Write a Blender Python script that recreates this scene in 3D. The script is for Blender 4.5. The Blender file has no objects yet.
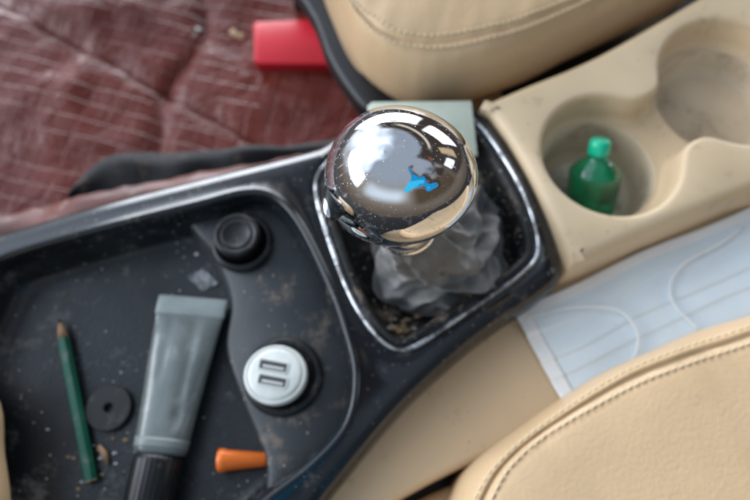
import bpy, bmesh, math, random
from mathutils import Vector, Matrix, noise
random.seed(7)
S=0.01   # everything below is authored in centimetres
scene=bpy.context.scene
COL=scene.collection

# ------------------------------------------------------------------ helpers
def thing(name,loc,label,cat,group=None):
    e=bpy.data.objects.new(name,None); COL.objects.link(e)
    e.empty_display_size=.01
    e.location=Vector(loc)*S
    e["label"]=label; e["category"]=cat
    if group: e["group"]=group
    return e
def mk(name,verts,faces,mat,parent=None,smooth=True,label=None,cat=None,kind=None,mats=None,fm=None,recalc=True):
    n=len(verts)
    c=Vector((0,0,0))
    for v in verts: c+=Vector(v)
    c/=max(n,1)
    me=bpy.data.meshes.new(name)
    me.from_pydata([(Vector(v)-c)*S for v in verts],[],faces)
    if recalc:
        bm=bmesh.new(); bm.from_mesh(me)
        bmesh.ops.recalc_face_normals(bm,faces=bm.faces)
        bm.to_mesh(me); bm.free()
    me.materials.append(mat)
    if mats:
        for m in mats: me.materials.append(m)
    if fm:
        for p in me.polygons: p.material_index=fm[p.index]
    if smooth:
        for p in me.polygons: p.use_smooth=True
    ob=bpy.data.objects.new(name,me); COL.objects.link(ob)
    ob.location=c*S
    if parent is not None:
        ob.parent=parent
        ob.location=c*S-parent.location
    if label: ob["label"]=label
    if cat: ob["category"]=cat
    if kind: ob["kind"]=kind
    return ob
def autosmooth(ob,deg=35):
    me=ob.data
    bm=bmesh.new(); bm.from_mesh(me)
    for e in bm.edges:
        if len(e.link_faces)==2 and e.calc_face_angle(0)>math.radians(deg): e.smooth=False
    bm.to_mesh(me); bm.free()
    return ob
def cr(p0,p1,p2,p3,t):
    return tuple(0.5*((2*b)+(-a+c)*t+(2*a-5*b+4*c-d)*t*t+(-a+3*b-3*c+d)*t**3) for a,b,c,d in zip(p0,p1,p2,p3))
def ccw(o):
    a=sum(o[i-1][0]*o[i][1]-o[i][0]*o[i-1][1] for i in range(len(o)))
    return o if a>0 else o[::-1]
def closed(pts,k=6):
    n=len(pts); o=[]
    for i in range(n):
        for j in range(k):
            o.append(cr(pts[i-1],pts[i],pts[(i+1)%n],pts[(i+2)%n],j/k))
    return ccw(o)
def opened(pts,k=8):
    P=[tuple(2*a-b for a,b in zip(pts[0],pts[1]))]+list(pts)+[tuple(2*a-b for a,b in zip(pts[-1],pts[-2]))]
    o=[]
    for i in range(1,len(P)-2):
        for j in range(k): o.append(cr(P[i-1],P[i],P[i+1],P[i+2],j/k))
    o.append(tuple(pts[-1])); return o
def chaikin(p,it=2,f=.25):
    for _ in range(it):
        q=[]
        for i in range(len(p)):
            a=p[i]; b=p[(i+1)%len(p)]
            q.append((a[0]*(1-f)+b[0]*f,a[1]*(1-f)+b[1]*f)); q.append((a[0]*f+b[0]*(1-f),a[1]*f+b[1]*(1-f)))
        p=q
    return p
def relax(p,step=.25,it=14):
    q=[]
    for i in range(len(p)):
        a=Vector(p[i]); b=Vector(p[(i+1)%len(p)]); n=max(1,int(round((b-a).length/step)))
        for k in range(n): q.append(tuple(a.lerp(b,k/n)))
    for _ in range(it):
        q=[tuple((Vector(q[i-1])+Vector(q[i])*2+Vector(q[(i+1)%len(q)]))/4) for i in range(len(q))]
    return q
def off(o,d):   # outward offset for ccw
    n=len(o); r=[]
    for i in range(n):
        a=Vector(o[i-1]); b=Vector(o[(i+1)%n]); t=(b-a)
        if t.length<1e-9: t=Vector((1,0))
        t.normalize()
        r.append((o[i][0]+t.y*d,o[i][1]-t.x*d))
    return r
class MB:
    def __init__(s): s.v=[]; s.f=[]; s.m=[]
    def ring(s,pts2,z):
        i=len(s.v)
        for k,p in enumerate(pts2):
            s.v.append((p[0],p[1],z[k] if isinstance(z,(list,tuple)) else z))
        return list(range(i,i+len(pts2)))
    def ring3(s,p):
        i=len(s.v); s.v+= [tuple(q) for q in p]; return list(range(i,i+len(p)))
    def bridge(s,a,b,m=0,close=True):
        n=len(a)
        for i in range(n if close else n-1):
            j=(i+1)%n; s.f.append((a[i],a[j],b[j],b[i])); s.m.append(m)
    def fan(s,a,m=0):
        s.f.append(tuple(a)); s.m.append(m)
    def fill(s,loops,m=0):
        bm=bmesh.new()
        edges=[]
        for L in loops:
            vs=[]
            for i in L:
                v=bm.verts.new(s.v[i]); vs.append(v)
            for i,v in enumerate(vs): edges.append(bm.edges.new((v,vs[(i+1)%len(vs)])))
        bm.verts.index_update()
        flat=[i for L in loops for i in L]
        bmesh.ops.triangle_fill(bm,edges=edges,use_beauty=True,use_dissolve=False)
        for f in bm.faces:
            s.f.append(tuple(flat[v.index] for v in f.verts)); s.m.append(m)
        bm.free()
    def prof(s,outline,prof,m=0):
        rs=[s.ring(off(outline,d),z) for d,z in prof]
        for a,b in zip(rs,rs[1:]): s.bridge(a,b,m)
        return rs
def lathe(profile,origin=(0,0,0),axis=(0,0,1),seg=48,sx=1,sy=1,xdir=None,rf=None):
    az=Vector(axis).normalized()
    ax=Vector(xdir) if xdir else (Vector((1,0,0)) if abs(az.x)<.9 else Vector((0,1,0)))
    ax=(ax-az*ax.dot(az)).normalized(); ay=az.cross(ax)
    mb=MB(); rs=[]
    O=Vector(origin)
    for r,z in profile:
        pts=[]
        for i in range(seg):
            a=2*math.pi*i/seg; q=r*(rf(a,z) if rf else 1)
            pts.append(O+az*z+ax*(q*sx*math.cos(a))+ay*(q*sy*math.sin(a)))
        rs.append(mb.ring3(pts))
    for a,b in zip(rs,rs[1:]): mb.bridge(a,b)
    mb.fan(rs[0]); mb.fan(rs[-1][::-1])
    return mb
def tube_path(pts,r,seg=10,caps=True,flat=1.0):
    mb=MB(); rs=[]; n=len(pts)
    for i,p in enumerate(pts):
        a=Vector(pts[max(i-1,0)]); b=Vector(pts[min(i+1,n-1)]); t=(b-a).normalized()
        up=Vector((0,0,1)) if abs(t.z)<.9 else Vector((1,0,0))
        x=t.cross(up).normalized(); y=x.cross(t)
        rr=r[i] if isinstance(r,(list,tuple)) else r
        rs.append(mb.ring3([Vector(p)+x*rr*math.cos(2*math.pi*k/seg)+y*rr*flat*math.sin(2*math.pi*k/seg) for k in range(seg)]))
    for a,b in zip(rs,rs[1:]): mb.bridge(a,b)
    if caps: mb.fan(rs[0]); mb.fan(rs[-1][::-1])
    return mb
def blob(c,r,sc=(1,1,1),amp=.2,seed=0,sub=3):
    bm=bmesh.new(); bmesh.ops.create_icosphere(bm,subdivisions=sub,radius=1)
    v=[];f=[]
    for q in bm.verts:
        p=q.co.copy(); p*=1+amp*noise.noise(p*1.7+Vector((seed,seed*2.3,0)))
        v.append((c[0]+p.x*r*sc[0],c[1]+p.y*r*sc[1],c[2]+p.z*r*sc[2]))
    for q in bm.faces: f.append(tuple(a.index for a in q.verts))
    bm.free(); return v,f

# ------------------------------------------------------------------ materials
def M(name,base,rough=.5,metal=0,c2=None,nscale=30,nmix=(.4,.7),bump=0,bscale=200,dust=None,dustamt=0,dscale=90,dthr=.62,
      rvar=0,coat=0,spec=.5,trans=0,ior=1.45,sheen=0,speck=None,spscale=220,spthr=.08,spamt=1,matte_dirt=False,scratch=0):
    m=bpy.data.materials.new(name); m.use_nodes=True; nt=m.node_tree; N=nt.nodes; L=nt.links
    b=N["Principled BSDF"]
    tc=N.new("ShaderNodeTexCoord")
    geo=tc.outputs["Object"]
    def nz(scale,detail=3,rough_=.6):
        n=N.new("ShaderNodeTexNoise"); n.inputs["Scale"].default_value=scale; n.inputs["Detail"].default_value=detail; n.inputs["Roughness"].default_value=rough_
        L.new(geo,n.inputs["Vector"]); return n.outputs["Fac"]
    def mr(s,a,c,o0=0,o1=1):
        r=N.new("ShaderNodeMapRange"); r.inputs["From Min"].default_value=a; r.inputs["From Max"].default_value=c
        r.inputs["To Min"].default_value=o0; r.inputs["To Max"].default_value=o1; L.new(s,r.inputs["Value"]); return r.outputs["Result"]
    def ma(op,a,c):
        x=N.new("ShaderNodeMath"); x.operation=op
        for i,q in enumerate((a,c)):
            if isinstance(q,(int,float)): x.inputs[i].default_value=q
            else: L.new(q,x.inputs[i])
        return x.outputs[0]
    def mix(f,A,B):
        x=N.new("ShaderNodeMix"); x.data_type='RGBA'
        L.new(f,x.inputs[0])
        for k,c in ((6,A),(7,B)):
            if isinstance(c,tuple): x.inputs[k].default_value=(*c,1)
            else: L.new(c,x.inputs[k])
        return x.outputs[2]
    col=base; dirt=None; n1=None
    if c2:
        n1=nz(nscale,3); col=mix(mr(n1,nmix[0],nmix[1]),base,c2)
    if dust:
        dm=mr(nz(dscale,5,.75),dthr,dthr+.12,0,dustamt)
        col=mix(dm,col,dust); dirt=dm
    if speck:
        v=N.new("ShaderNodeTexVoronoi"); v.inputs["Scale"].default_value=spscale; L.new(geo,v.inputs["Vector"])
        a=mr(v.outputs["Distance"],spthr,spthr*.6,0,spamt)
        sep=N.new("ShaderNodeSeparateColor"); L.new(v.outputs["Color"],sep.inputs[0])
        mm=ma('MULTIPLY',a,mr(sep.outputs[0],.45,.75))
        col=mix(mm,col,speck)
        dirt=ma('MAXIMUM',dirt,mm) if dirt else mm
    if scratch:
        for ang in (25,-50):
            mp=N.new("ShaderNodeMapping"); mp.inputs["Rotation"].default_value=(0,0,math.radians(ang)); mp.inputs["Scale"].default_value=(30,900,200)
            L.new(geo,mp.inputs["Vector"]); n=N.new("ShaderNodeTexNoise"); n.inputs["Scale"].default_value=1; n.inputs["Detail"].default_value=1; L.new(mp.outputs[0],n.inputs["Vector"])
            s=mr(n.outputs["Fac"],.68,.76,0,scratch); col=mix(s,col,(.5,.5,.5)); dirt=ma('MAXIMUM',dirt,s) if dirt else s
    if isinstance(col,tuple): b.inputs["Base Color"].default_value=(*col,1)
    else: L.new(col,b.inputs["Base Color"])
    b.inputs["Metallic"].default_value=metal
    b.inputs["Roughness"].default_value=rough
    if matte_dirt and dirt:
        L.new(mr(dirt,0,1,metal,0),b.inputs["Metallic"]); L.new(mr(dirt,0,1,rough,.7),b.inputs["Roughness"])
    elif rvar and n1:
        L.new(mr(n1,.35,.7,min(rough+rvar,1),max(rough-rvar,.02)),b.inputs["Roughness"])
    b.inputs["Coat Weight"].default_value=coat
    b.inputs["Coat Roughness"].default_value=.1
    b.inputs["Specular IOR Level"].default_value=spec
    b.inputs["Transmission Weight"].default_value=trans
    b.inputs["IOR"].default_value=ior
    b.inputs["Sheen Weight"].default_value=sheen
    if bump:
        bp=N.new("ShaderNodeBump"); bp.inputs["Strength"].default_value=bump; bp.inputs["Distance"].default_value=.001
        L.new(nz(bscale,2),bp.inputs["Height"]); L.new(bp.outputs["Normal"],b.inputs["Normal"])
    return m
m_black=M("console_black_plastic",(.006,.008,.011),.20,c2=(.015,.018,.022),nscale=18,dust=(.24,.21,.17),dustamt=.38,dscale=60,dthr=.58,rvar=.10,speck=(.5,.45,.36),spscale=300,spthr=.12,spec=.7)
m_tray=M("tray_plastic",(.008,.011,.014),.30,c2=(.03,.035,.038),nscale=14,bump=.25,bscale=500,dust=(.26,.24,.21),dustamt=.5,dscale=38,dthr=.56,rvar=.16,speck=(.6,.57,.48),spscale=210,spthr=.13,spec=.55)
m_ledge=M("ledge_plastic",(.032,.037,.041),.42,c2=(.055,.06,.063),nscale=14,bump=.2,bscale=700,dust=(.26,.20,.15),dustamt=.5,dscale=50,dthr=.56,rvar=.12,speck=(.6,.5,.4),spscale=240,spthr=.13)
m_rubber=M("black_rubber",(.009,.010,.011),.34,dust=(.22,.2,.18),dustamt=.35,dscale=70,dthr=.57)
m_leather=M("beige_leather",(.68,.475,.275),.32,c2=(.62,.425,.24),nscale=9,bump=.3,bscale=420,dust=(.33,.22,.12),dustamt=.4,dscale=22,dthr=.61,rvar=.08)
m_beige=M("beige_plastic",(.69,.525,.335),.38,c2=(.61,.455,.28),nscale=10,dust=(.25,.18,.11),dustamt=.5,dscale=40,dthr=.59,rvar=.1,speck=(.2,.15,.1),spscale=150,spthr=.1)
m_cup=M("cup_dirty_plastic",(.62,.50,.35),.38,c2=(.49,.39,.27),nscale=12,dust=(.24,.18,.12),dustamt=.55,dscale=28,dthr=.53,rvar=.1)
m_cupfloor=M("cup_floor_residue",(.74,.71,.64),.28,c2=(.44,.40,.33),nscale=30,nmix=(.42,.58),bump=.4,bscale=120,dust=(.17,.14,.10),dustamt=.8,dscale=45,dthr=.52)
m_thread=M("stitch_thread",(.74,.60,.40),.8)
m_chrome=M("chrome",(.84,.85,.87),.03,1,c2=(.76,.77,.79),nscale=60,nmix=(.5,.75),bump=.25,bscale=32,dust=(.42,.42,.43),dustamt=.16,dscale=400,dthr=.55,speck=(.9,.92,.96),spscale=700,spthr=.18,spamt=.75,matte_dirt=True,scratch=.3)
m_silver=M("worn_silver_trim",(.70,.72,.74),.25,1,c2=(.25,.25,.25),nscale=50,nmix=(.48,.56),dust=(.04,.035,.03),dustamt=.9,dscale=70,dthr=.54,matte_dirt=True)
m_boot=M("grey_suede_boot",(.15,.148,.143),.72,c2=(.235,.23,.22),nscale=20,nmix=(.35,.7),bump=.6,bscale=260,dust=(.36,.31,.24),dustamt=.45,dscale=70,dthr=.56)
m_dark=M("dark_recess",(.007,.007,.007),.55,dust=(.20,.15,.11),dustamt=.85,dscale=60,dthr=.54,bump=.6,bscale=150,speck=(.6,.55,.45),spscale=300,spthr=.2)
m_panel=M("pale_indicator_plastic",(.66,.71,.58),.35,c2=(.54,.58,.47),nscale=30,dust=(.2,.18,.14),dustamt=.4,dscale=60)
m_red=M("red_wallet",(.74,.018,.035),.40,c2=(.62,.018,.03),nscale=12,bump=.2,bscale=200)
m_redd=M("red_wallet_shaded_side",(.36,.010,.018),.5)  # darker copy of the wallet red, shade of the side face put into the colour
m_strap=M("black_fabric",(.005,.005,.006),.75,dust=(.12,.08,.06),dustamt=.6,dscale=50,dthr=.56)
m_frame=M("black_seat_frame",(.008,.008,.009),.4,dust=(.1,.08,.06),dustamt=.4,dscale=40)
m_brown=M("brown_carpet_edge",(.14,.032,.020),.42,c2=(.065,.020,.014),nscale=20,bump=.4,bscale=300,dust=(.5,.40,.34),dustamt=.4,dscale=30,dthr=.58)
m_floor=M("dark_carpet",(.012,.010,.010),.9)
m_green=M("green_pencil_lacquer",(.008,.12,.07),.3,coat=.3,dust=(.3,.3,.25),dustamt=.4,dscale=90,dthr=.56)
m_wood=M("pencil_wood",(.50,.30,.17),.6,c2=(.36,.2,.1),nscale=80)
m_graph=M("graphite",(.03,.03,.03),.4)
m_tube=M("tube_plastic",(.125,.147,.14),.27,c2=(.185,.208,.20),nscale=26,coat=.3,bump=.4,bscale=90,rvar=.06,dust=(.4,.4,.38),dustamt=.25,dscale=50,dthr=.56)
m_tubeW=M("tube_crimp_plastic",(.32,.36,.345),.36,c2=(.24,.27,.26),nscale=40,bump=.2,bscale=150)
m_tubeB=M("tube_neck_plastic",(.22,.245,.235),.34,c2=(.15,.17,.16),nscale=40)
m_white=M("white_charger_plastic",(.80,.82,.77),.3,c2=(.66,.68,.63),nscale=60,coat=.2,dust=(.3,.27,.2),dustamt=.4,dscale=80)
m_grey=M("grey_charger_face",(.66,.68,.65),.35,c2=(.56,.58,.55),nscale=60)
m_slot=M("usb_slot_dark",(.06,.06,.062),.4)
m_usb=M("usb_tongue",(.55,.55,.53),.4)
m_orange=M("orange_plastic",(.95,.20,.02),.35,c2=(.8,.13,.012),nscale=40,coat=.2,dust=(.4,.15,.05),dustamt=.4,dscale=90)
m_washer=M("dark_rubber_washer",(.028,.028,.028),.45,dust=(.2,.18,.15),dustamt=.5,dscale=80,dthr=.57)
m_glass=M("green_liquid_bottle",(.0,.42,.17),.03,c2=(.0,.13,.05),nscale=40,nmix=(.45,.62),trans=.6,ior=1.33,coat=1)
m_gcap=M("green_cap",(.0,.48,.26),.22,coat=.4)
m_mask=M("mask_blue_fabric",(.70,.80,.86),.8,c2=(.75,.84,.88),nscale=30,bump=.35,bscale=700)
m_maskw=M("mask_white_edge",(.86,.88,.88),.75)
m_loop=M("mask_ear_loop",(.84,.87,.88),.7)
m_crumb=M("crumb",(.4,.28,.16),.8,c2=(.2,.13,.07),nscale=100)
m_leafm=M("dry_leaf",(.60,.40,.24),.7,c2=(.4,.25,.13),nscale=60)
m_paper=M("paper_scrap",(.70,.66,.61),.7)
m_film=M("clear_film_scrap",(.35,.36,.36),.15,c2=(.1,.1,.1),nscale=120)

m_mat=M("quilted_mat_leather",(.100,.015,.009),.33,c2=(.16,.032,.021),nscale=6,nmix=(.35,.65),rvar=.08,spec=.30)
def quilt(m):
    nt=m.node_tree;N=nt.nodes;L=nt.links;b=N["Principled BSDF"]
    tc=N.new("ShaderNodeTexCoord"); mp=N.new("ShaderNodeMapping"); mp.inputs["Rotation"].default_value=(0,0,math.radians(14))
    wn=N.new("ShaderNodeTexNoise"); wn.inputs["Scale"].default_value=6; wn.inputs["Detail"].default_value=1; L.new(tc.outputs["Object"],wn.inputs["Vector"])
    vm=N.new("ShaderNodeVectorMath"); vm.operation='MULTIPLY_ADD'; vm.inputs[1].default_value=(.02,.02,0); L.new(wn.outputs["Color"],vm.inputs[0]); L.new(tc.outputs["Object"],vm.inputs[2])
    L.new(vm.outputs[0],mp.inputs["Vector"])
    br=N.new("ShaderNodeTexBrick"); br.inputs["Scale"].default_value=12; br.inputs["Mortar Size"].default_value=.02; br.inputs["Mortar Smooth"].default_value=1
    br.offset=0; br.inputs["Brick Width"].default_value=.30; br.inputs["Row Height"].default_value=.25
    L.new(mp.outputs["Vector"],br.inputs["Vector"])
    n=N.new("ShaderNodeTexNoise"); n.inputs["Scale"].default_value=17; n.inputs["Detail"].default_value=5; n.inputs["Roughness"].default_value=.58; n.inputs["Distortion"].default_value=1.2; L.new(tc.outputs["Object"],n.inputs["Vector"])
    inv=N.new("ShaderNodeMath"); inv.operation='MULTIPLY_ADD'; inv.inputs[1].default_value=-.13; L.new(br.outputs["Fac"],inv.inputs[0]); L.new(n.outputs["Fac"],inv.inputs[2])
    bp=N.new("ShaderNodeBump"); bp.inputs["Strength"].default_value=.6; bp.inputs["Distance"].default_value=.010
    L.new(inv.outputs[0],bp.inputs["Height"]); L.new(bp.outputs["Normal"],b.inputs["Normal"])
quilt(m_mat)

# ------------------------------------------------------------------ floor and mat
def grid(x0,x1,y0,y1,nx,ny,fz):
    v=[];f=[]
    for j in range(ny+1):
        for i in range(nx+1):
            x=x0+(x1-x0)*i/nx; y=y0+(y1-y0)*j/ny
            v.append((x,y,fz(x,y)))
    for j in range(ny):
        for i in range(nx):
            a=j*(nx+1)+i; f.append((a,a+1,a+nx+2,a+nx+1))
    return v,f
v,f=grid(-160,160,-160,160,8,8,lambda x,y:-26)
mk("floor",v,f,m_floor,kind="structure")
def matz(x,y):
    p=Vector((x,y,0))
    z=-22.2+.9*noise.noise(p*.05)+.45*noise.noise(p*.13+Vector((5,2,0)))+.2*noise.noise(p*.3+Vector((1,7,0)))
    z+=.3*math.exp(-abs((x*.35+y-26-3*math.sin(x*.17))/1.6)**1.7)
    z+=.3*math.exp(-abs((x+30+.25*(y-20)+2*math.sin(y*.3))/1.5)**1.7)
    z-=.7*math.exp(-((x+24-.2*(y-20)-math.sin(y*.4))/1.3)**2)
    z-=.8*math.exp(-((x*.6+y-14)/1.2)**2)
    return z
v,f=grid(-75,3,-5,75,190,190,matz)
mo=mk("floor_mat",v,f,m_mat,label="reddish brown quilted leather floor mat with creases",cat="floor mat")
mod=mo.modifiers.new("s","SOLIDIFY"); mod.thickness=.6*S; mod.offset=-1

w=thing("wallet",(-9.2,33.9,-21),"bright red flat wallet lying on the brown floor mat","wallet")
def slab(name,pts,z0,z1,r,mat,parent=None,label=None,cat=None,sharp=50):
    o=ccw(pts)
    mb=MB()
    rs=mb.prof(o,[(-r,z0),(-r*.3,z0+r*.3),(0,z0+r),(0,z1-r),(-r*.3,z1-r*.3),(-r,z1)])
    mb.fill([rs[0]]); mb.fill([rs[-1]])
    return autosmooth(mk(name,mb.v,mb.f,mat,parent,label=label,cat=cat),sharp)
def rrect(cx,cy,w_,h_,r,ang=0,n=6):
    o=[]
    for qx,qy,a0 in ((1,1,0),(-1,1,90),(-1,-1,180),(1,-1,270)):
        for i in range(n+1):
            a=math.radians(a0+90*i/n)
            o.append((qx*(w_/2-r)+r*math.cos(a),qy*(h_/2-r)+r*math.sin(a)))
    c,s=math.cos(math.radians(ang)),math.sin(math.radians(ang))
    return [(cx+x*c-y*s,cy+x*s+y*c) for x,y in o]
wl=chaikin([(-13.2,30.2),(-1.8,30.0),(-2.6,36.6),(-13.8,35.9)],1,.04)
slab("wallet_cover",wl,-20.4,-19.9,.06,m_red,w,sharp=25)
slab("wallet_back",off(ccw(wl),-.06),-22.0,-20.42,.06,m_redd,w,sharp=25)  # lower half in the darker red, so the front side looks shaded
for i,(x,y,r,mt,nm,lb,ct,sc) in enumerate([(-16.4,36.3,1.25,m_leafm,"dry_leaf","curled tan dry leaf on the floor mat","leaf",(1.1,.75,.3)),
        (-21.4,36.9,.8,m_paper,"paper_scrap","crumpled whitish paper scrap on the floor mat","paper scrap",(1.2,.6,.4)),
        (-18.9,34.6,.6,m_paper,"paper_scrap","small pale paper crumb on the floor mat","paper scrap",(.8,1,.4)),
        (-21.6,33.6,.4,m_paper,"paper_scrap","small pale paper crumb on the floor mat","paper scrap",(1.2,.6,.4)),
        (-18.2,38.8,.45,m_leafm,"dry_leaf","tiny brown leaf piece on the floor mat","leaf",(.7,1.1,.4)),
        (-23,30.5,.45,m_leafm,"dry_leaf","tiny brown leaf piece on the floor mat","leaf",(1,.6,.4))]):
    v,f=blob((x,y,matz(x,y)+.3),r,sc,.9,i*3.1+1)
    mk(nm,v,f,mt,label=lb,cat=ct)
sr=thing("seat_rail",(-8,42,-22),"black metal seat rail bracket beside the red wallet","seat rail")
slab("rail_bar",[(-10,38.6),(-6.2,37.6),(-2,34),(-1,50),(-9,52)],-18.5,-16.0,.4,m_frame,sr)
slab("rail_foot",rrect(-6,45,8,12,.6,5),-22,-18.5,.3,m_frame,sr)

def strip(name,A,B,mat,z,th,label,cat,wob=.3,k=10,m=8,fr=.4):
    A=opened(A,k);B=opened(B,k); n=min(len(A),len(B)); v=[];f=[]
    for i in range(n):
        for j in range(m+1):
            t=j/m; x=A[i][0]*(1-t)+B[i][0]*t; y=A[i][1]*(1-t)+B[i][1]*t
            e=.25*noise.noise(Vector((x*.9,t*1.5,3)))*(1 if j in (0,1) else 0)
            v.append((x,y+e,z(x,y,t)+wob*noise.noise(Vector((x*fr,y*fr,z(0,0,0))))))
    for i in range(n-1):
        for j in range(m):
            a=i*(m+1)+j; f.append((a,a+m+1,a+m+2,a+1))
    ob=mk(name,v,f,mat,label=label,cat=cat)
    md=ob.modifiers.new("s","SOLIDIFY"); md.thickness=th*S
    return ob
strip("fabric_strap",[(-25.8,9.7),(-23.4,13.4),(-15.3,14.2),(-9,14.6),(-1,15.8)],[(-25.6,9.2),(-21.0,10.2),(-15,11.2),(-9,12.6),(-1,13.6)],m_strap,lambda x,y,t:-11.8+.3*math.sin(t*5),.15,"thin black fabric flap lying beside the console","strap",.8,m=14,fr=.3)
strip("carpet_edge",[(-30,5.0),(-24.2,6.9),(-16,8.9),(-8.3,10.6),(-1,12.2)],[(-30,1),(-23,2.4),(-16,4.2),(-8,6.2),(-1,8)],m_brown,lambda x,y,t:-8.2+.9*math.sin(t*3.1),.4,"reddish brown carpet edge tucked beside the black console","carpet edge",.6)

# ------------------------------------------------------------------ console
con=thing("center_console",(-6,-3,-12),"dusty black plastic car console with storage tray and silver gear surround","car console")
out=closed([(-30,-1.2),(-26.1,0.0),(-22.7,1.0),(-17.0,3.0),(-11.0,4.8),(-4.8,6.6),(-2.9,7.4),(-0.5,9.6),(1.7,10.6),(4,10.7),(6.3,10.4),(7.4,9.5),(8.9,6.6),(10.1,3.3),(10.8,-.8),(9.5,-2.4),(7.2,-3.9),(4.8,-5.7),(1.4,-8.7),(-1.8,-12.3),(-3.3,-14.2),(-4.8,-17),(-6,-22),(-20,-24),(-30,-24),(-31,-12)],6)
tray=closed([(-23.3,-2.6),(-22.8,-1.2),(-21.4,-.3),(-16.8,1.2),(-10.9,2.9),(-8.1,3.7),(-6.4,3.4),(-4.8,1.6),(-2.9,-2.2),(-1.9,-4.9),(-1.3,-7.4),(-1.7,-9.9),(-3.4,-11.9),(-5.9,-13.8),(-7.8,-15.7),(-9,-18),(-12,-20),(-18,-20),(-22,-18),(-23.6,-12),(-23.8,-6)],6)
ring=closed([(-3.7,4.4),(-2.9,6.2),(-.2,9.2),(1.7,9.7),(5.6,9.6),(6.9,8.7),(8.3,6.2),(9.4,3.3),(9.8,.2),(8.7,-1.5),(5.5,-3.7),(2.5,-5.7),(1.3,-6.0),(0.1,-5.2),(-1.45,-2.8),(-3.0,1.35)],6)
mb=MB()
ro=mb.prof(out,[(-.62,0),(-.3,-.13),(.05,-.30),(.32,-.52),(.46,-.85),(.5,-2.5),(.54,-8),(.6,-14)])
rt=mb.prof(tray,[(.5,0),(.4,.12),(.26,.18),(.12,.12),(0,-.1),(-.12,-.6),(-.25,-1.0)])
rg=mb.prof(ring,[(.5,0),(.35,-.08),(.2,-.12),(-.3,-.14)])
mb.fill([ro[0],rt[0],rg[0]])
mk("console_body",mb.v,mb.f,m_black,con)
mb=MB()
rt=mb.prof(tray,[(-.25,-1.0),(-.42,-2.3),(-.6,-2.75),(-.95,-2.96),(-1.3,-3)])
mb.fill([rt[-1]])
mk("tray",mb.v,mb.f,m_tray,con,label="open storage tray with dusty black floor")
led=closed([(-11.7,2.8),(-11.3,1.8),(-10,.3),(-8.7,-2.6),(-8.7,-5.6),(-7.5,-8.6),(-6.0,-11.6),(-5.6,-13.6),(-3.2,-12.0),(-1.6,-9.9),(-1.2,-7.3),(-1.9,-4.8),(-2.8,-2.1),(-4.7,1.6),(-6.3,3.3),(-8.0,3.6)],6)
mb=MB()
rl=mb.prof(led,[(.35,-3.1),(.2,-2.6),(.08,-1.9),(-.02,-1.65),(-.2,-1.5)])
mb.fill([rl[-1]])
mk("tray_ledge",mb.v,mb.f,m_ledge,con)
mb=MB(); rs=[]
for k in range(9):
    a=math.pi*k/8
    rs.append(mb.ring(off(ring,.02+.15*math.cos(a)),-.12+.22*math.sin(a)))
for a,b in zip(rs,rs[1:]): mb.bridge(a,b)
mk("silver_surround",mb.v,mb.f,m_silver,con,label="scuffed silver trim ring around the gear lever")
mb=MB()
rs=mb.prof(ring,[(-.28,-.14),(-.4,0.0),(-.6,-.05),(-.85,-.7),(-1.0,-1.9),(-1.2,-2.4)])
mb.fill([rs[-1]])
mk("gear_recess",mb.v,mb.f,m_dark,con)
slab("gear_indicator_card",ccw([(-.5,10.0),(-.2,10.35),(6.35,10.45),(6.5,6.3),(0,6.2)]),.2,.45,.08,m_panel,con,label="pale greenish flat plate behind the gear knob")

def socket(name,x,y,r,parent):
    P=[(r*.98,-1.55),(r,-1.3),(r*.96,-1.05),(r*.86,-.95),(r*.80,-1.0),(r*.78,-1.35),(.3,-1.36)]
    mb=lathe(P,(x,y,0)); return mk(name,mb.v,mb.f,m_rubber,parent)
socket("socket_ring",-8.3,1.0,1.95,con)
mb=lathe([(1.45,-1.4),(1.42,-.3),(1.36,-.12),(1.2,-.05),(1.1,-.12),(1.02,-.16),(.2,-.17)],(-8.45,1.1,0))
mk("socket_cap",mb.v,mb.f,m_rubber,con,label="closed black rubber socket cap")
mb=lathe([(.95,-.18),(.95,-.1),(.85,-.08),(.8,-.13),(.1,-.13)],(-8.45,1.1,0)); mk("cap_emblem_ring",mb.v,mb.f,m_rubber,con)
socket("socket_ring",-5.25,-7.3,2.3,con)

ch=thing("usb_charger",(-5.35,-7.4,-1.4),"white dual port usb charger plugged into the socket","phone charger")
cx,cy=-5.5,-7.45
mb=lathe([(1.2,-1.6),(1.25,-1.2),(1.6,-.9),(1.74,-.45),(1.66,-.38),(1.66,-.3),(1.76,-.22),(1.76,0),(1.7,.16),(1.6,.22),(1.55,.16),(1.45,.16)],(cx,cy,0),seg=56,sx=1,sy=.94)
mk("charger_body",mb.v,mb.f,m_white,ch)
mb=lathe([(1.5,.12),(1.5,.2),(1.42,.27),(1.3,.3),(.2,.3)],(cx,cy,0),seg=48,sx=1,sy=.94); mk("charger_face",mb.v,mb.f,m_white,ch)
for dy in (.42,-.40):
    o=rrect(cx-.1,cy+dy,1.55,.5,.08,-10)
    mb=MB(); a=mb.prof(o,[(.10,.28),(.08,.34),(0,.34),(-.03,.30)]); mb.fill([a[0]])
    mk("port_frame",mb.v,mb.f,m_grey,ch)
    mb=MB(); a=mb.prof(o,[(0,.312),(-.01,.322)]); mb.fill([a[-1]]); mk("usb_port",mb.v,mb.f,m_slot,ch)
    o2=rrect(cx-.1,cy+dy-.08,1.2,.16,.03,-10); mb=MB(); a=mb.prof(o2,[(0,.32),(-.01,.335)]); mb.fill([a[-1]]); mk("port_tongue",mb.v,mb.f,m_usb,ch)

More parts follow.
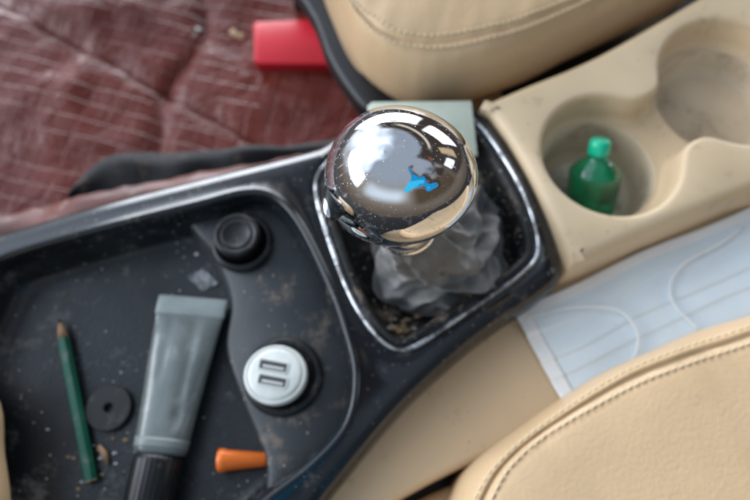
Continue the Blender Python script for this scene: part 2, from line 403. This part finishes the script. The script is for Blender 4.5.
# ------------------------------------------------------------------ tray contents
pe=thing("pencil",(-17.7,-8,-3),"green hexagonal pencil with sharpened wooden tip in the tray","pencil")
A=Vector((-19.4,-3.6,-2.4)); B=Vector((-15.9,-12.9,-2.62)); ax=(A-B).normalized()
def hexprism(name,p,q,r0,r1,mat,seg=6):
    a=(q-p).normalized(); x=a.cross(Vector((0,0,1))).normalized(); y=x.cross(a)
    mb=MB(); r=[]
    for P,R in ((p,r0),(q,r1)):
        r.append(mb.ring3([P+x*R*math.cos(2*math.pi*k/seg)+y*R*math.sin(2*math.pi*k/seg) for k in range(seg)]))
    mb.bridge(*r); mb.fan(r[0]); mb.fan(r[1])
    return mk(name,mb.v,mb.f,mat,pe,smooth=(seg>6))
hexprism("pencil_body",B,A-ax*1.3,.36,.36,m_green)
hexprism("wooden_tip",A-ax*1.3,A-ax*.3,.34,.13,m_wood,14)
hexprism("pencil_lead",A-ax*.3,A,.13,.03,m_graph,14)
hexprism("wooden_end",B-ax*.03,B+ax*.02,.34,.34,m_wood,14)
tb=thing("squeeze_tube",(-11.7,-7.5,-3),"grey plastic cream tube with black cap lying in the tray","cream tube")
P0=Vector((-11.25,-2.8,-2.1)); P1=Vector((-12.0,-11.6,-1.85)); a=(P1-P0); Ln=a.length; a.normalize(); xx=Vector((0,0,1)).cross(a).normalized(); yy=a.cross(xx)
TP=opened([(0,2.08,.09),(.06,2.08,.12),(.1,2.06,.2),(.2,1.98,.5),(.35,1.86,.75),(.55,1.72,.9),(.75,1.58,1.0),(.9,1.5,1.05),(.96,1.46,1.05),(.985,1.35,1.0),(1.0,1.1,.9)],4)
def tubemesh(t0,t1,grow):
    mb=MB(); rs=[]
    for t,w_,h_ in TP:
        if t<t0 or t>t1: continue
        c=P0+a*Ln*t; pts=[]
        for i in range(56):
            q=2*math.pi*i/56
            px=math.copysign(abs(math.cos(q))**.8,math.cos(q)); py=math.copysign(abs(math.sin(q))**.85,math.sin(q))
            dent=1-.26*max(0,noise.noise(Vector((px*1.4,t*6,3))))*(1 if t<.85 else 0)-.14*math.exp(-((px-.25-.3*t)/.14)**2)*(1 if .1<t<.8 else 0)-.10*math.exp(-((px+.45-.1*t)/.12)**2)*(1 if .08<t<.5 else 0)
            pts.append(c+xx*(w_+grow)*px+yy*(h_+grow)*py*dent)
        rs.append(mb.ring3(pts))
    for p,q in zip(rs,rs[1:]): mb.bridge(p,q)
    mb.fan(rs[0]); mb.fan(rs[-1]); return mb
mb=tubemesh(0,1,0); mk("tube_body",mb.v,mb.f,m_tube,tb)
mb=tubemesh(.88,.965,.012); mk("tube_band",mb.v,mb.f,m_tubeB,tb)
mb=MB(); rs=[]
for t,w_,h_ in [(-.055,2.12,.09),(-.05,2.15,.12),(.0,2.15,.14),(.075,2.13,.18),(.08,2.1,.15)]:
    c=P0+a*Ln*t
    rs.append(mb.ring3([c+xx*w_*math.copysign(abs(math.cos(q))**.4,math.cos(q))+yy*h_*math.copysign(abs(math.sin(q))**.5,math.sin(q)) for q in [2*math.pi*i/40 for i in range(40)]]))
for p,q in zip(rs,rs[1:]): mb.bridge(p,q)
mb.fan(rs[0]); mb.fan(rs[-1]); mk("tube_crimp",mb.v,mb.f,m_tubeW,tb)
mb=lathe([(1.1,-.02),(1.28,.05),(1.33,.3),(1.31,2.6),(1.24,2.8),(.3,2.85)],P1+a*.02,a,96,rf=lambda q,z:1+.015*math.sin(q*30)); mk("tube_cap",mb.v,mb.f,m_rubber,tb)
mb=lathe([(.26,-2.98),(1.22,-2.98),(1.32,-2.92),(1.32,-2.62),(1.28,-2.58),(.32,-2.58),(.26,-2.64),(.26,-2.98)],(-15.6,-8.9,0))
autosmooth(mk("rubber_washer",mb.v,mb.f[:-2],m_washer,label="flat round dark rubber washer with small hole",cat="washer"),30)
mb=lathe([(.1,-1.42),(.28,-1.4),(.38,-1.2),(.58,.9),(.64,1.05),(.64,1.35),(.52,1.42),(.44,1.38),(.36,.9),(.1,.85)],(-7.4,-11.8,-2.3),(-.99,-.02,.03),32)
mk("orange_cap",mb.v,mb.f,m_orange,label="small orange plastic cap lying on its side",cat="plastic cap")
for i in range(54):
    x=random.uniform(-20,-7); y=random.uniform(-13,1)
    if i%2==0: x=random.gauss(-15.4,1.1); y=random.gauss(-11.3,1.1)
    if x> -10.5 and y>-9: continue
    if abs(x+11.7)<2.6 and y<-2: continue
    r=random.uniform(.04,.13)
    v,f=blob((x,y,-3+r*.4),r,(1.6,.9,.5),.9,i,2)
    mk("crumb",v,f,random.choice([m_crumb,m_crumb,m_paper,m_leafm]),label="tiny dry crumb on the tray floor",cat="crumb")["group"]="crumbs scattered in the tray"
mb=tube_path([(-15.9,-11.0,-2.9),(-15.5,-11.4,-2.8),(-15.2,-12,-2.85)],[.12,.2,.1]); mk("wood_splinter",mb.v,mb.f,m_wood,label="small wooden splinter beside the pencil",cat="wood splinter")
v,f=grid(-1,1,-1,1,14,14,lambda x,y:.12*noise.noise(Vector((x*2,y*2,4))))
v=[(-11.0+p[0]*.55+p[1]*.5,-.9-p[0]*.5+p[1]*.25+.1*noise.noise(Vector((p[0]*3,p[1]*3,0))),-2.88+p[2]) for p in v]
mk("plastic_film",v,f,m_film,label="crinkled clear plastic film scrap on tray floor",cat="plastic scrap")

# ------------------------------------------------------------------ gear lever
gl=thing("gear_lever",(3.2,.4,-2),"chrome gear knob on grey suede boot","gear lever")
lev=[(3.8,1.0,-2.4),(3.1,-.3,2.5),(2.2,-1.6,6),(1.6,-2.4,8.6),(1.3,-2.5,10.5)]
mb=tube_path(opened(lev,5),.7,20); mk("lever_rod",mb.v,mb.f,m_silver,gl)
mb=MB(); rs=[]
def axisat(z):
    for p,q in zip(lev,lev[1:]):
        if p[2]<=z<=q[2]:
            t=(z-p[2])/(q[2]-p[2]); return (p[0]+(q[0]-p[0])*t,p[1]+(q[1]-p[1])*t)
    return lev[-1][:2]
seg=240
cb=Vector((4.1,1.2))
def ridge(x): return 1-abs(x)*2
for j in range(101):
    t=j/100
    z=-2.35+11.2*t**1.6
    ca=Vector(axisat(max(z,-2.3))); cc=cb.lerp(ca,min(t*1.5,1)); pts=[]
    for i in range(seg):
        ang=2*math.pi*i/seg
        d=Vector((math.cos(ang),math.sin(ang)))
        base=(1/((abs(d.x)/4.3)**3.5+(abs(d.y)/4.6)**3.5))**(1/3.5)
        R0=base*(1-t)**1.25*.98+1.12*t+1.5*t*(1-t)
        env=math.sin(math.pi*min(t*.93+.07,1))**.7
        wv=.9*noise.noise(Vector((d.x*1.1,d.y*1.1,t*2.2)))
        tw=ang+1.1*math.sin(2.2*t)+wv
        pleat=1-2*abs(((tw*6/(2*math.pi))%1)-.5)*2
        cross=ridge(noise.noise(Vector((d.x*1.5+3,d.y*1.5,t*5.5+wv*2))))
        fine=ridge(noise.noise(Vector((d.x*2.8,d.y*2.8+5,t*7))))
        r=R0*(1+env*(.14*pleat+.15*(cross-.5)+.06*(fine-.5)))
        zz=z+env*(.45*pleat+.9*(cross-.5)+.3*(fine-.5)+.4*noise.noise(Vector((d.x*1.2,d.y*1.2,t*2+9))))*(1-t*.5)
        pts.append((cc.x+d.x*max(r,.8),cc.y+d.y*max(r,.8),max(zz,-2.38)))
    rs.append(mb.ring3(pts))
for p,q in zip(rs,rs[1:]): mb.bridge(p,q)
ob=mk("boot",mb.v,mb.f,m_boot,gl,label="crumpled dusty grey suede boot")
sm=ob.modifiers.new("sm","SMOOTH"); sm.factor=.5; sm.iterations=3
for i in range(56):
    x=random.gauss(1.5,.9); y=random.gauss(-4.2,.5)
    if i>38: x=random.uniform(4,8.3); y=random.uniform(-2.4,5)
    r=random.uniform(.05,.2)
    v,f=blob((x,y,-2.4+r*.5),r,(1.4,.9,.6),.9,i,2)
    mk("dirt_crumb",v,f,random.choice([m_crumb,m_leafm,m_paper,m_crumb]),label="dirt crumb in the gear recess",cat="crumb")["group"]="dirt in the gear recess"

KC=Vector((.80,-2.05,13)); KA=Vector((-.2,-.19,.96)).normalized()
def dense(pr,k=5): return opened(pr,k)
kr=lambda q,z:1+.025*math.cos(q+.5)+.012*math.cos(2*q)+.018*math.cos(3*q+.6)
top=dense([(.01,2.50),(.5,2.46),(1.1,2.28),(1.7,1.94),(2.22,1.45),(2.63,.85),(2.88,.2),(2.97,-.4),(2.93,-.95)],6)
mb=lathe(top+[(2.88,-1.02),(2.7,-1.04)],KC,KA,128,1.0,.935,rf=kr); mk("knob_cap",mb.v,mb.f,m_chrome,gl,label="polished domed chrome knob top")
bot=dense([(2.72,-1.02),(2.84,-1.08),(2.82,-1.2),(2.62,-1.6),(2.25,-2.1),(1.75,-2.5),(1.35,-2.8)],4)
mb=lathe(bot,KC,KA,128,1.0,.935,rf=kr); mk("knob_base",mb.v,mb.f,m_chrome,gl)
mb=lathe([(1.0,1.5),(1.35,1.2),(1.42,.5),(1.3,.2),(1.15,.15),(1.3,.05),(1.38,-.2),(1.3,-.45),(.9,-.5)],(1.35,-2.62,9.4),(-.15,.05,.98),64); mk("knob_collar",mb.v,mb.f,m_chrome,gl)
bc=KC+Vector((-2.35,-1.25,.0))
v,f=blob(bc,.6,(.75,1.25,.6),0,0,4); mk("button_slot",v,f,m_rubber,gl)
bc=KC+Vector((-2.52,-1.4,.05))
v,f=blob(bc,.42,(.7,1.35,.6),0,0,4); mk("release_button",v,f,m_chrome,gl)

# ------------------------------------------------------------------ rear console with cup holders
rc=thing("cup_holder_console",(17,6,-10),"beige plastic rear console with two joined cup holders","cup holder")
ro_=closed([(6.9,10.0),(9.6,11.5),(15.3,14.3),(23.2,19.4),(28.3,22.7),(34.9,22.9),(36,15),(31,7),(23.1,3.8),(16.4,1.0),(12.2,-.9),(11.5,-.6),(10.6,2.4),(9.2,6.3),(7.7,9.3)],6)
CA=Vector((15.0,6.5)); CB=Vector((24.2,12.2)); ph=math.atan2(CB.y-CA.y,CB.x-CA.x)
RA,RB=4.45,5.1
def dumb(h):
    o=[]
    d=math.asin(h/RA)
    for i in range(41):
        a=ph+d+(2*math.pi-2*d)*i/40; o.append((CA.x+RA*math.cos(a),CA.y+RA*math.sin(a)))
    d=math.asin(h/RB)
    for i in range(41):
        a=ph+math.pi+d+(2*math.pi-2*d)*i/40; o.append((CB.x+RB*math.cos(a),CB.y+RB*math.sin(a)))
    return ccw(relax(o,.25,16))
db=dumb(2.0)
mb=MB()
a=mb.prof(ro_,[(-.7,.5),(-.35,.42),(-.1,.2),(0,-.15),(.1,-1.5),(.3,-6),(.3,-12)])
b=mb.prof(db,[(.38,.5),(.2,.45),(.07,.33),(0,.1),(-.08,-1.4),(-.16,-1.75),(-.32,-1.95),(-.4,-2.0)])
mb.fill([a[0],b[0]])
def circ(C,r): return [(C.x+r*math.cos(2*math.pi*i/64),C.y+r*math.sin(2*math.pi*i/64)) for i in range(64)]
c1=circ(CA,3.8); c2=circ(CB,4.4)
q1=mb.ring(c1,-2.0); q2=mb.ring(c2,-2.0)
mb.fill([b[-1],q1,q2])
ob=mk("console_shell",mb.v,mb.f,m_beige,rc); autosmooth(ob,55)
for c,dz,fl in ((c1,0,m_cupfloor),(c2,1.8,m_cup)):
    mb=MB(); r=mb.prof(c,[(0,-2.0),(-.1,-2.1),(-.25,-4.9+dz),(-.4,-5.2+dz),(-.7,-5.42+dz),(-1.0,-5.5+dz)],0)
    r2=mb.prof(c,[(-1.0,-5.5+dz),(-1.5,-5.5+dz),(-2.3,-5.47+dz),(-3.1,-5.45+dz)],1)
    mb.fan(r2[-1],1)
    mk("cup_well",mb.v,mb.f,m_cup,rc,mats=[fl],fm=mb.m,label="stained beige cup well",recalc=False)
bo=thing("small_bottle",(15.4,5.2,-5.4),"small translucent green liquid bottle leaning inside the cup holder","bottle")
bb=Vector((15.1,5.0,-4.8)); bt=Vector((14.85,8.0,-.5)); bx=(bt-bb).normalized()
mb=lathe(dense([(.2,0),(1.3,.02),(1.66,.2),(1.72,.6),(1.72,2.7),(1.64,3.1),(1.2,3.6),(.72,3.95),(.6,4.2),(.6,4.5)],3),bb,bx,48); mk("bottle_body",mb.v,mb.f,m_glass,bo)
mb=lathe([(.3,4.25),(.70,4.26),(.72,4.4),(.66,5.15),(.58,5.28),(.2,5.3)],bb,bx,72,rf=lambda q,z:1+.02*math.sin(q*24)); mk("bottle_cap",mb.v,mb.f,m_gcap,bo)

lt=closed([(36,5),(36,-14),(20,-12),(12,-9.9),(6.2,-11.7),(1.4,-13.9),(-3,-16.5),(-8,-20),(-7,-14),(-3,-11),(3,-6),(9,-1.5),(16,2),(25,6.5)],5)
mb=MB(); a=mb.prof(lt,[(-.5,-3.0),(-.2,-3.08),(0,-3.35),(.1,-6),(.1,-12)]); mb.fill([a[0]])
mk("lower_trim",mb.v,mb.f,m_beige,label="beige plastic lower side trim along the console",cat="car trim")
slab("knee_trim",closed([(-21.4,-8.2),(-20.0,-11.5),(-19.0,-14.5),(-18.9,-18),(-26,-18),(-26,-7)],5),-1.5,2,.8,m_leather,label="beige leather padded trim at the tray edge",cat="car trim")

# ------------------------------------------------------------------ seats
def seat(name,sil,seam,inner,label,ztop,under,stroff=.42):
    e=thing(name,(inner[0],inner[1],-22),label,"car seat")
    A=opened(sil,10); B=opened(seam,10); n=min(len(A),len(B))
    A=A[:n];B=B[:n]
    cols=[]; fr=[]
    I=Vector(inner)
    H=ztop+1.8; zs=-1.8+H*.985
    for i in range(n):
        a=Vector(A[i]);b=Vector(B[i]); d=(b-a); dn=d.normalized()
        c=[]
        for o_,z_ in under: c.append((a+dn*o_,z_))
        c.append((a,-1.8))
        for k in range(1,9):
            ang=k/9*math.pi/2
            c.append((a+d*(1-math.cos(ang)),-1.8+H*math.sin(ang)*.97))
        c.append((b-dn*.22,zs)); c.append((b-dn*.08,zs-.10)); c.append((b,zs-.26)); c.append((b+dn*.08,zs-.12)); c.append((b+dn*.24,zs+.06))
        for t in (.03,.07,.12,.2,.3,.45,.65,.9):
            c.append((b+(I-b)*t,zs+.16+ .9*math.sin(min(t*2.2,1)*math.pi/2)))
        cols.append(c)
        fr.append([(a+dn*(under[1][0]-.3),under[1][1]),(a+dn*(under[1][0]+.2),-12),(a+dn*(under[1][0]+.8),-24)])
    def wob(x,y): return .22*noise.noise(Vector((x*.25,y*.25,2)))+.07*noise.noise(Vector((x*1.0,y*1.0,1)))
    v=[];f=[];m=len(cols[0])
    for i,c in enumerate(cols):
        for j,(p,z) in enumerate(c):
            v.append((p.x,p.y,z+(wob(p.x,p.y) if j>5 else 0)))
    for i in range(n-1):
        for j in range(m-1):
            a=i*m+j; f.append((a,a+m,a+m+1,a+1))
    mk("cushion",v,f,m_leather,e)
    v=[];f=[]
    for c in fr:
        for p,z in c: v.append((p.x,p.y,z))
    for i in range(n-1):
        for j in range(2):
            a=i*3+j; f.append((a,a+3,a+4,a+1))
    ob=mk("seat_frame",v,f,m_frame,e); ob.modifiers.new("s","SOLIDIFY").thickness=.3*S
    sv=[];sf=[]
    for offd in (-stroff,stroff):
        pts=[]
        for i in range(n):
            a=Vector(A[i]);b=Vector(B[i]); dn=(b-a).normalized(); p=b+dn*offd
            pts.append(Vector((p.x,p.y,(zs+.02 if offd<0 else zs+.18)+wob(p.x,p.y))))
        acc=0; nxt=0
        for p,q in zip(pts,pts[1:]):
            L=(q-p).length
            while nxt<acc+L:
                c=p+(q-p)*((nxt-acc)/L); d=(q-p).normalized()
                s0=len(sv); mbx=tube_path([c,c+d*.06,c+d*.26,c+d*.32],[.03,.065,.065,.03],6)
                sv+=mbx.v; sf+=[tuple(x+s0 for x in F) for F in mbx.f]
                nxt+=.44
            acc+=L
    mk("stitching",sv,sf,m_thread,e)
    return e
ps=seat("passenger_seat",[(-5.6,26.5),(-3.3,20.4),(-1.4,15.6),(.2,13.6),(2,12.4),(4.0,12.0),(7.2,12.7),(10.8,14.1),(14.5,16.3),(19.1,19.0),(24.1,22.0),(31.4,27.0)],
     [(-4.2,25),(-2.2,18.5),(-.6,15.8),(.8,14.5),(2.3,14.0),(4.2,13.9),(6.8,14.3),(9.8,15.3),(13.0,17.0),(17,19.2),(21.5,21.8),(28,26.4)],(14,48),
     "beige leather car seat cushion with double stitched seam",2.2,[(12,-7.5),(5,-6.4),(2.2,-5.0),(.9,-3.8),(.2,-2.7)])
slab("side_trim",closed([(-8.2,30),(-5.0,22.0),(-3.8,18.4),(-2.2,15.3),(-.4,13.1),(2.5,12.6),(6,16),(2,30)],5),-6.5,-4.4,.5,m_frame,ps,label="black plastic trim along the seat edge")
ds=seat("driver_seat",[(2.0,-20),(2.9,-16.7),(4.1,-13.9),(5.2,-12.2),(7.8,-10.3),(12.4,-7.45),(16.1,-5.8),(18.5,-4.8),(21.6,-3.9),(26.5,-2.5),(33,-1)],
     [(3.2,-20),(3.9,-16.5),(5.2,-13.8),(6.5,-12.1),(8.8,-10.4),(13.0,-8.1),(16.4,-6.8),(18.7,-6.1),(21.6,-5.2),(26,-4.2),(32,-3)],(25,-34),
     "beige leather driver seat cushion edge with stitched piping",2.0,[(3,-20),(1.0,-14),(.4,-8),(.15,-5),(.05,-3)])
slab("seat_base",closed([(1.5,-14.6),(6,-12.6),(10,-11),(20,-9),(30,-12),(20,-30),(2,-30),(-4,-19)],5),-14,-5.5,.5,m_leather,ds)

# ------------------------------------------------------------------ face mask
fm_=thing("face_mask",(16,-1,-2.9),"pale blue pleated surgical mask with white ear loops","face mask")
o0=Vector((8.7,-3.0)); du=Vector((.916,.401)); dv=Vector((.40,-.93)).normalized()
def mz(u,w):
    s=.0; ww=w+.08*math.sin(u*.7+w)
    for k,h in ((1.8,.11),(3.5,.14),(4.6,.09),(6.1,.1)):
        s+=h*max(0,min(1,(ww-k+1.1)/1.1))*(1/(1+math.exp((ww-k)/.04))) if ww<k+.3 and ww>k-1.1 else 0
    return -2.72+s+.16*noise.noise(Vector((u*.22,w*.25,0)))
def patch(u0,u1,w0,w1,nu,nw,dz,name,mat):
    v=[];f=[]
    for i in range(nu+1):
        for j in range(nw+1):
            u=u0+(u1-u0)*i/nu; w=w0+(w1-w0)*j/nw
            p=o0+du*u+dv*(w+.12*math.sin(u*.5)); v.append((p.x,p.y,mz(u,w)+dz))
    for i in range(nu):
        for j in range(nw):
            a=i*(nw+1)+j; f.append((a,a+nw+1,a+nw+2,a+1))
    ob=mk(name,v,f,mat,fm_); md=ob.modifiers.new("s","SOLIDIFY"); md.thickness=.04*S; return ob
patch(0,18,0,9,60,200,0,"mask_panel",m_mask)
patch(-.05,18.05,-.08,.55,60,10,.05,"nose_edge",m_maskw)
patch(-.1,.8,-.08,9,8,200,.05,"side_band",m_maskw)
def loop(pts):
    P=opened([(x,y,-2.40+.05*math.sin(i)) for i,(x,y) in enumerate(pts)],8)
    mb=tube_path(P,.075,8,flat=.5); mk("ear_loop",mb.v,mb.f,m_loop,fm_)
loop([(9.3,-3.5),(12.0,-2.9),(14.6,-2.9),(15.7,-3.7),(16.0,-4.9),(15.3,-6.2),(13.3,-7.2)])
loop([(24,2.6),(22.3,1.4),(19.8,.1),(18.6,-1.3),(18.6,-2.7),(19.8,-4.3)])

# ------------------------------------------------------------------ light: car interior with daylight through its windows
w=bpy.data.worlds.new("World"); scene.world=w; w.use_nodes=True
nt=w.node_tree;N=nt.nodes;L=nt.links
bg=N["Background"]; tc=N.new("ShaderNodeTexCoord"); raw=tc.outputs["Generated"]
wn=N.new("ShaderNodeTexNoise"); wn.inputs["Scale"].default_value=3.6; wn.inputs["Detail"].default_value=.5; L.new(raw,wn.inputs["Vector"])
wp=N.new("ShaderNodeVectorMath"); wp.operation='MULTIPLY_ADD'; wp.inputs[1].default_value=(.32,.32,.32); L.new(wn.outputs["Color"],wp.inputs[0]); L.new(raw,wp.inputs[2])
wo=N.new("ShaderNodeVectorMath"); wo.operation='SUBTRACT'; wo.inputs[1].default_value=(.16,.16,.16); L.new(wp.outputs[0],wo.inputs[0])
warp=wo.outputs[0]
def con_(q,s):
    if isinstance(q,(int,float)): s.default_value=q
    else: L.new(q,s)
def ma(op,a,b=0):
    x=N.new("ShaderNodeMath"); x.operation=op; con_(a,x.inputs[0]); con_(b,x.inputs[1]); return x.outputs[0]
def ss(v,a,b):
    r=N.new("ShaderNodeMapRange"); r.interpolation_type='SMOOTHSTEP'; r.inputs["From Min"].default_value=a; r.inputs["From Max"].default_value=b; L.new(v,r.inputs["Value"]); return r.outputs["Result"]
def dot(d,vec=None):
    vm=N.new("ShaderNodeVectorMath"); vm.operation='DOT_PRODUCT'; vm.inputs[1].default_value=Vector(d); L.new(vec or raw,vm.inputs[0]); return vm.outputs["Value"]
def wmix(f,A,B):
    x=N.new("ShaderNodeMix"); x.data_type='RGBA'; con_(f,x.inputs[0])
    for k,c in ((6,A),(7,B)):
        if isinstance(c,tuple): x.inputs[k].default_value=(*c,1)
        else: L.new(c,x.inputs[k])
    return x.outputs[2]
def spot(d,deg0,deg1,vec=None):
    return ss(dot(Vector(d).normalized(),vec),math.cos(math.radians(deg1)),math.cos(math.radians(deg0)))
az=ma('MULTIPLY',ma('ARCTAN2',dot((0,1,0)),dot((1,0,0))),57.296)
z=dot((0,0,1))
el=ma('MULTIPLY',ma('ARCSINE',z),57.296)
az2=ma('ABSOLUTE',az)
def box(u,c0,hw,e0,e1,su,se,slant=0):
    du_=ma('ABSOLUTE',ma('SUBTRACT',u,c0))
    e=el if not slant else ma('ADD',el,ma('MULTIPLY',ma('SUBTRACT',u,c0),slant))
    return ma('MULTIPLY',ss(du_,hw+su,hw-su),ma('MULTIPLY',ss(e,e0-se,e0+se),ss(e,e1+se,e1-se)))
c=wmix(ss(z,-.35,.45),(.08,.06,.045),(.28,.25,.22))
c=wmix(ss(z,.35,.80),c,(.28,.33,.40))
c=wmix(spot((-.68,.44,.60),3,45,warp),c,(1.25,1.45,1.75))    # soft skylight glare
c=wmix(spot((-.84,.36,.46),3,12),c,(8.0,8.6,9.4))            # brightest part of the sky
c=wmix(box(az,52,56,-14,50,6,4,.35),c,(.045,.035,.03))       # dark pillars, door and roof edge
c=wmix(box(az,98,24,-6,16,4,2,.10),c,(10.5,11.1,12.0))       # passenger window
c=wmix(box(az,50,12,2,22,2,2,-.25),c,(3.6,3.9,4.2))          # rear door window
c=wmix(box(az,26,5,8,30,2,2,-.2),c,(.50,.38,.24))            # rear seat back catching light
c=wmix(box(az,8,7,14,25,2,2,.3),c,(1.8,2.0,2.2))
c=wmix(box(az,60,30,34,38,5,1.2,.3),c,(.60,.55,.46))         # grab handle highlight
c=wmix(box(az2,178,22,12,30,6,4),c,(7.5,8.0,8.7))            # windscreen
c=wmix(box(az,-38,34,2,30,8,6),c,(.08,.06,.04))              # rear seats in shade
c=wmix(box(az,-112,28,12,30,10,8),c,(.6,.7,.8))              # dim driver window
# the photographer: dark hair, brown face and arm, bright blue shirt
c=wmix(spot((.58,-.40,.64),17,24,warp),c,(.045,.035,.03))
c=wmix(spot((.52,-.28,.78),8,11,warp),c,(.22,.075,.045))
c=wmix(spot((.47,-.58,.64),14,16.5,warp),c,(.01,.28,.62))
c=wmix(spot((.38,-.64,.64),6,10,warp),c,(.04,.52,.88))
c=wmix(spot((.56,-.46,.66),3.5,5,warp),c,(.20,.07,.04))
L.new(c,bg.inputs["Color"]); bg.inputs["Strength"].default_value=1.2

# ------------------------------------------------------------------ camera
cam=bpy.data.cameras.new("camera"); co=bpy.data.objects.new("camera",cam); COL.objects.link(co); scene.camera=co
th=math.radians(22); co.location=(0,-.36*math.sin(th),.36*math.cos(th)); co.rotation_euler=(th,0,0)
cam.sensor_width=36; cam.lens=28.8; cam.clip_start=.005; cam.clip_end=50
cam.dof.use_dof=True; cam.dof.focus_distance=.208; cam.dof.aperture_fstop=8
scene.view_settings.view_transform='Standard'; scene.view_settings.look='None'; scene.view_settings.exposure=0
